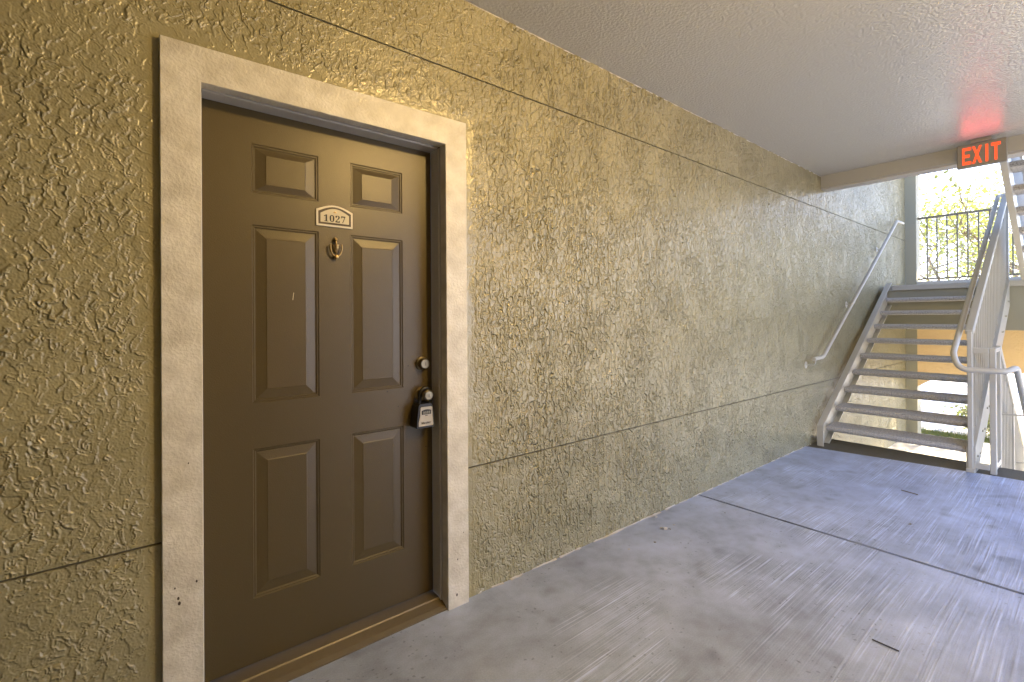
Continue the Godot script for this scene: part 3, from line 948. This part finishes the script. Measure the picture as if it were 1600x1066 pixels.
func build_stairs() -> void:
	# lower flight along the wall
	var A := thing("stair_flight", "open riser flight of grey concrete treads climbing beside the stucco wall", "stairs")
	stringer(A, 5.205, 0.205, 7.675, 0.30, 0.060, 0.115, false, 0.0)
	stringer(A, 5.245, 0.205, 7.675, 0.30, 1.127, 1.182, true, 0.0)
	var tm := tread_mesh(1.008)
	var br := MB.new()
	for k in 9:
		obj("tread", tm, M.tread, A).position = Vector3(NX + RUN * k, NY + RISE * k, 0.117)
	var bolt := lathe_at(Transform3D(Basis(Vector3.RIGHT, PI / 2), Vector3.ZERO), [[0.0, 0.007], [0.009, 0.006], [0.010, 0.0]], 8).mesh()
	for k in 9:
		for e in [0.08, 0.20]:
			obj("bolt", bolt, M.steel_dull, A).position = Vector3(NX + RUN * k + e, NY + RISE * k - 0.075, 1.1821)
	# guard of that flight with its newel frame
	var G := thing("stair_guard", "pale steel guard with close balusters and a square newel frame beside the lower flight", "guard rail")
	var gz := 1.152
	var g0 := 0.955
	var line := func(x: float) -> float: return NY + SL * (x - NX)
	var post := MB.new()
	post.box(Vector3(5.232, 0.004, 1.136), Vector3(5.268, line.call(5.25) + g0, 1.168), 0.004)
	post.box(Vector3(5.222, 0.0, 1.126), Vector3(5.240, 0.03, 1.178), 0.003)
	obj("post", post, M.steel, G)
	obj("post", boxed(Vector3(5.266, 0.004, 1.262), Vector3(5.302, 1.008, 1.300), 0.004), M.steel, G)
	obj("post", boxed(Vector3(5.555, 0.004, 1.262), Vector3(5.590, 1.008, 1.300), 0.004), M.steel, G)
	var cr := MB.new()
	cr.box(Vector3(5.250, 0.968, 1.169), Vector3(5.290, 1.010, 1.261), 0.003)
	cr.box(Vector3(5.303, 0.974, 1.265), Vector3(5.554, 1.009, 1.297), 0.003)
	obj("cross_bar", cr, M.steel, G)
	var bb := MB.new()
	bb.box(Vector3(5.250, 0.035, 1.169), Vector3(5.290, 0.080, 1.261), 0.003)
	bb.box(Vector3(5.303, 0.035, 1.265), Vector3(5.554, 0.076, 1.297), 0.003)
	obj("base_bar", bb, M.steel, G)
	var tr := MB.new()
	tr.bar(Vector3(5.238, line.call(5.238) + g0, gz), Vector3(7.70, line.call(7.70) + g0, gz), 0.052, 0.045, 0.006)
	tr.box(Vector3(7.70, line.call(7.70) + g0 - 0.05, gz - 0.026), Vector3(7.76, line.call(7.70) + g0, gz + 0.026), 0.005)
	obj("top_rail", tr, M.steel, G)
	obj("post", boxed(Vector3(7.705, 1.669, gz - 0.022), Vector3(7.75, line.call(7.70) + g0 - 0.05, gz + 0.022), 0.003), M.steel, G)
	var x := 5.37
	while x < 7.66:
		obj("baluster", boxed(Vector3(x - 0.008, line.call(x) + 0.014, gz - 0.008), Vector3(x + 0.008, line.call(x) + g0 - 0.028, gz + 0.008)), M.steel, G)
		x += 0.105
	# round handrail that runs down this guard, round the newel and down the next flight
	var H := thing("handrail", "round grey handrail that bends around the newel frame at the stair foot", "handrail")
	var hz := 1.085
	var hp := arc([Vector3(7.80, line.call(7.80) + 0.925, gz), Vector3(7.80, line.call(7.80) + 0.925, hz), Vector3(5.00, line.call(5.00) + 0.925, hz), Vector3(4.965, 0.853, 1.13), Vector3(5.00, 0.852, 1.385), Vector3(5.09, 0.885, 1.425), Vector3(7.35, 0.885 - SL * 2.26, 1.425)], 0.07)
	var hb := MB.new()
	hb.tube(hp, 0.021, 12)
	obj("rail", hb, M.steel, H)
	for q in [5.7, 6.7, 7.5]:
		var k := MB.new()
		k.tube(PackedVector3Array([Vector3(q, line.call(q) + 0.905, hz), Vector3(q, line.call(q) + 0.87, hz + 0.01), Vector3(q, line.call(q) + 0.86, gz - 0.009)]), 0.007, 8)
		obj("bracket", k, M.steel, H)
	for q in [5.75, 6.75]:
		var yy: float = 0.885 - SL * (q - 5.09)
		var k := MB.new()
		k.tube(PackedVector3Array([Vector3(q, yy - 0.02, 1.425), Vector3(q, yy - 0.055, 1.415), Vector3(q, yy - 0.06, 1.291)]), 0.007, 8)
		obj("bracket", k, M.steel, H)
	# guard of the short flight down to the ground
	var N := thing("lower_guard", "pale steel baluster guard of the short flight down, behind the newel frame", "guard rail")
	var dn := func(q: float) -> float: return 1.005 - SL * (q - 5.575)
	var nr := MB.new()
	nr.bar(Vector3(5.575, dn.call(5.575), 1.282), Vector3(7.45, dn.call(7.45), 1.282), 0.038, 0.042, 0.005)
	obj("top_rail", nr, M.steel, N)
	obj("post", boxed(Vector3(6.50, -0.52, 1.264), Vector3(6.54, dn.call(6.52) - 0.02, 1.300), 0.004), M.steel, N)
	obj("post", boxed(Vector3(7.41, -0.52, 1.264), Vector3(7.45, dn.call(7.43) - 0.02, 1.300), 0.004), M.steel, N)
	x = 5.66
	while x < 7.38:
		if absf(x - 6.52) > 0.05:
			obj("baluster", boxed(Vector3(x - 0.008, maxf(-0.50, dn.call(x) - 1.12), 1.274), Vector3(x + 0.008, dn.call(x) - 0.02, 1.290)), M.steel, N)
		x += 0.105
	var B := thing("lower_steps", "three concrete steps going down to the ground beside the newel frame", "steps")
	for k in 2:
		obj("step", boxed(Vector3(5.601 + 0.28 * k, -0.521, 1.345), Vector3(5.88 + 0.28 * k, -0.174 * (k + 1), 2.40), 0.01), M.pavement, B)
	# upper flight back towards the viewer
	var U := thing("upper_stair_flight", "upper open riser flight seen from below, at the right edge under the beam", "stairs")
	var uy := func(q: float) -> float: return 1.70 - SL * (q - 7.69)
	for z in [1.275, 2.34]:
		var ub := MB.new()
		ub.prism(Transform3D(), PackedVector2Array([Vector2(7.69, 1.669), Vector2(7.69, 1.78), Vector2(7.60, 1.84), Vector2(5.75, uy.call(5.75) + 0.06), Vector2(5.75, uy.call(5.75) - 0.21), Vector2(7.61, 1.669)]), z, z + 0.045)
		obj("stringer", ub, M.steel, U)
	var ut := tread_mesh(1.018)
	for k in range(1, 9):
		var o := obj("tread", ut, M.tread, U)
		o.position = Vector3(7.69 - RUN * (k - 1), 1.668 + RISE * k, 2.339)
		o.rotation.y = PI
	var ug := MB.new()
	ug.bar(Vector3(7.66, uy.call(7.66) + 0.96, 1.30), Vector3(5.60, uy.call(5.60) + 0.96, 1.30), 0.046, 0.045, 0.005)
	obj("top_rail", ug, M.steel, U)
	x = 5.85
	while x < 7.66:
		obj("baluster", boxed(Vector3(x - 0.008, uy.call(x) + 0.05, 1.292), Vector3(x + 0.008, uy.call(x) + 0.94, 1.308)), M.steel, U)
		x += 0.105
	# handrail on the wall
	var W := thing("wall_handrail", "slim pale handrail on brackets along the stucco wall above the stairs", "handrail")
	var wl := func(q: float) -> float: return 0.862 + 0.6085 * (q - 5.30)
	var wb := MB.new()
	wb.tube(arc([Vector3(5.06, 0.862, 0.085), Vector3(5.30, 0.868, 0.085), Vector3(8.10, wl.call(8.10), 0.085), Vector3(8.42, wl.call(8.10) + 0.005, 0.085)], 0.04), 0.018, 12)
	obj("rail", wb, M.steel, W)
	for q in [5.10, 6.3, 7.5]:
		var yy: float = wl.call(q) if q > 5.3 else 0.862
		var k := MB.new()
		k.tube(arc([Vector3(q, yy - 0.015, 0.085), Vector3(q, yy - 0.055, 0.08), Vector3(q, yy - 0.065, 0.0)], 0.03), 0.007, 8)
		k.lathe(Transform3D(Basis(Vector3.RIGHT, PI / 2), Vector3(q, yy - 0.065, 0.001)), PackedVector2Array([Vector2(0.0, 0.008), Vector2(0.022, 0.007), Vector2(0.034, 0.002), Vector2(0.035, 0.0)]), 16)
		obj("bracket", k, M.steel, W)

# ---------------------------------------------------------------- small things
func build_small_things() -> void:
	# exit sign under the ceiling
	var S := thing("exit_sign", "grey EXIT sign with glowing red letters under the ceiling", "sign", "", Vector3(5.40, 0, 0))
	obj("housing", boxed(Vector3(-0.022, 2.508, 1.066), Vector3(0.022, 2.700, 1.362), 0.005), M.sign_grey, S)
	obj("canopy", boxed(Vector3(-0.035, 2.701, 1.150), Vector3(0.035, 2.732, 1.275), 0.004), M.sign_grey, S)
	var gl := {"E": [[0, 0, 0.2, 1], [0.2, 0.0, 0.8, 0.18], [0.2, 0.41, 0.68, 0.59], [0.2, 0.82, 0.8, 1.0]], "I": [[0.28, 0, 0.52, 1]], "T": [[0.28, 0, 0.52, 0.82], [0.0, 0.82, 0.8, 1.0]]}
	var z0 := 1.100
	for ch in "EXIT":
		var b := MB.new()
		var w := 0.068
		var h := 0.142
		var y0 := 2.532
		if ch == "X":
			for s in [[0.0, 0.62], [0.62, 0.0]]:
				var pl := PackedVector2Array([Vector2(z0 + s[0] * w, y0), Vector2(z0 + (s[0] + 0.24) * w, y0), Vector2(z0 + (s[1] + 0.24) * w, y0 + h), Vector2(z0 + s[1] * w, y0 + h)])
				b.prism(Transform3D(Basis(Vector3(0, 0, 1), Vector3(0, 1, 0), Vector3(-1, 0, 0)), Vector3(-0.0222 - (0.0004 if s[0] > 0 else 0.0), 0, 0)), pl, 0.0, 0.0018)
		else:
			for r in gl[ch]:
				b.box(Vector3(-0.024, y0 + r[1] * h, z0 + r[0] * w), Vector3(-0.0222, y0 + r[3] * h, z0 + r[2] * w))
		obj("letter", b, M.sign_red, S)
		z0 += 0.052 if ch == "I" else 0.060
	var al := AreaLight3D.new()
	al.name = "sign_light"
	al.area_size = Vector2(0.24, 0.14)
	al.light_color = Color(1.0, 0.06, 0.08).linear_to_srgb()
	al.light_energy = 0.0065
	al.shadow_enabled = true
	al.position = Vector3(-0.03, 2.603, 1.214)
	al.rotation.y = PI / 2
	S.add_child(al)
	# bits on the floor
	var st := MB.new()
	st.bar(Vector3(2.192, 0.004, 1.247), Vector3(2.190, 0.004, 1.332), 0.004, 0.005, 0.001, Vector3.UP)
	tag(obj("twig", st, M.ink), "short straight black stick lying alone on the concrete floor", "stick")
	var chips := [[2.423, 0.160, 0.024, "largest pale paint flake on the floor near the wall base", true], [2.530, 0.030, 0.020, "pale flake lying against the base of the stucco wall", true], [2.520, 0.170, 0.009, "tiny white crumb beside the largest paint flake", true], [2.054, 0.182, 0.010, "small light crumb on the floor nearest the door trim", true], [2.235, 0.226, 0.009, "small dark crumb on the floor below the paint flakes", false], [2.93, 0.28, 0.007, "dark speck on the floor short of the joint near the wall", false], [2.445, 0.185, 0.011, "dark scrap lying right beside the largest paint flake", false], [3.63, 1.085, 0.014, "dark curled leaf scrap on the floor beyond the joint", false]]
	for c in chips:
		var b := MB.new()
		var p := Vector3(c[0], 0.002, c[1])
		for k in 5:
			var a := TAU * k / 5.0 + rng.randf()
			var a2 := a + 1.1
			var r: float = c[2]
			b.tri(p + Vector3(0, r * 0.45, 0), p + Vector3(cos(a), 0.25 * rng.randf(), sin(a)) * r * rng.randf_range(0.6, 1.2), p + Vector3(cos(a2), 0.1 * rng.randf(), sin(a2)) * r * rng.randf_range(0.6, 1.2), Vector3.UP)
		tag(obj("paint_flake" if c[4] else "floor_crumb", b, M.caulk if c[4] else M.bark), c[3], "flake" if c[4] else "crumb")
	var dash := MB.new()
	dash.bar(Vector3(4.305, 0.002, 0.90), Vector3(4.28, 0.002, 1.00), 0.008, 0.004, 0.001, Vector3.UP)
	tag(obj("wood_splinter", dash, M.bark), "thin brown splinter on the floor in front of the stair foot", "splinter")
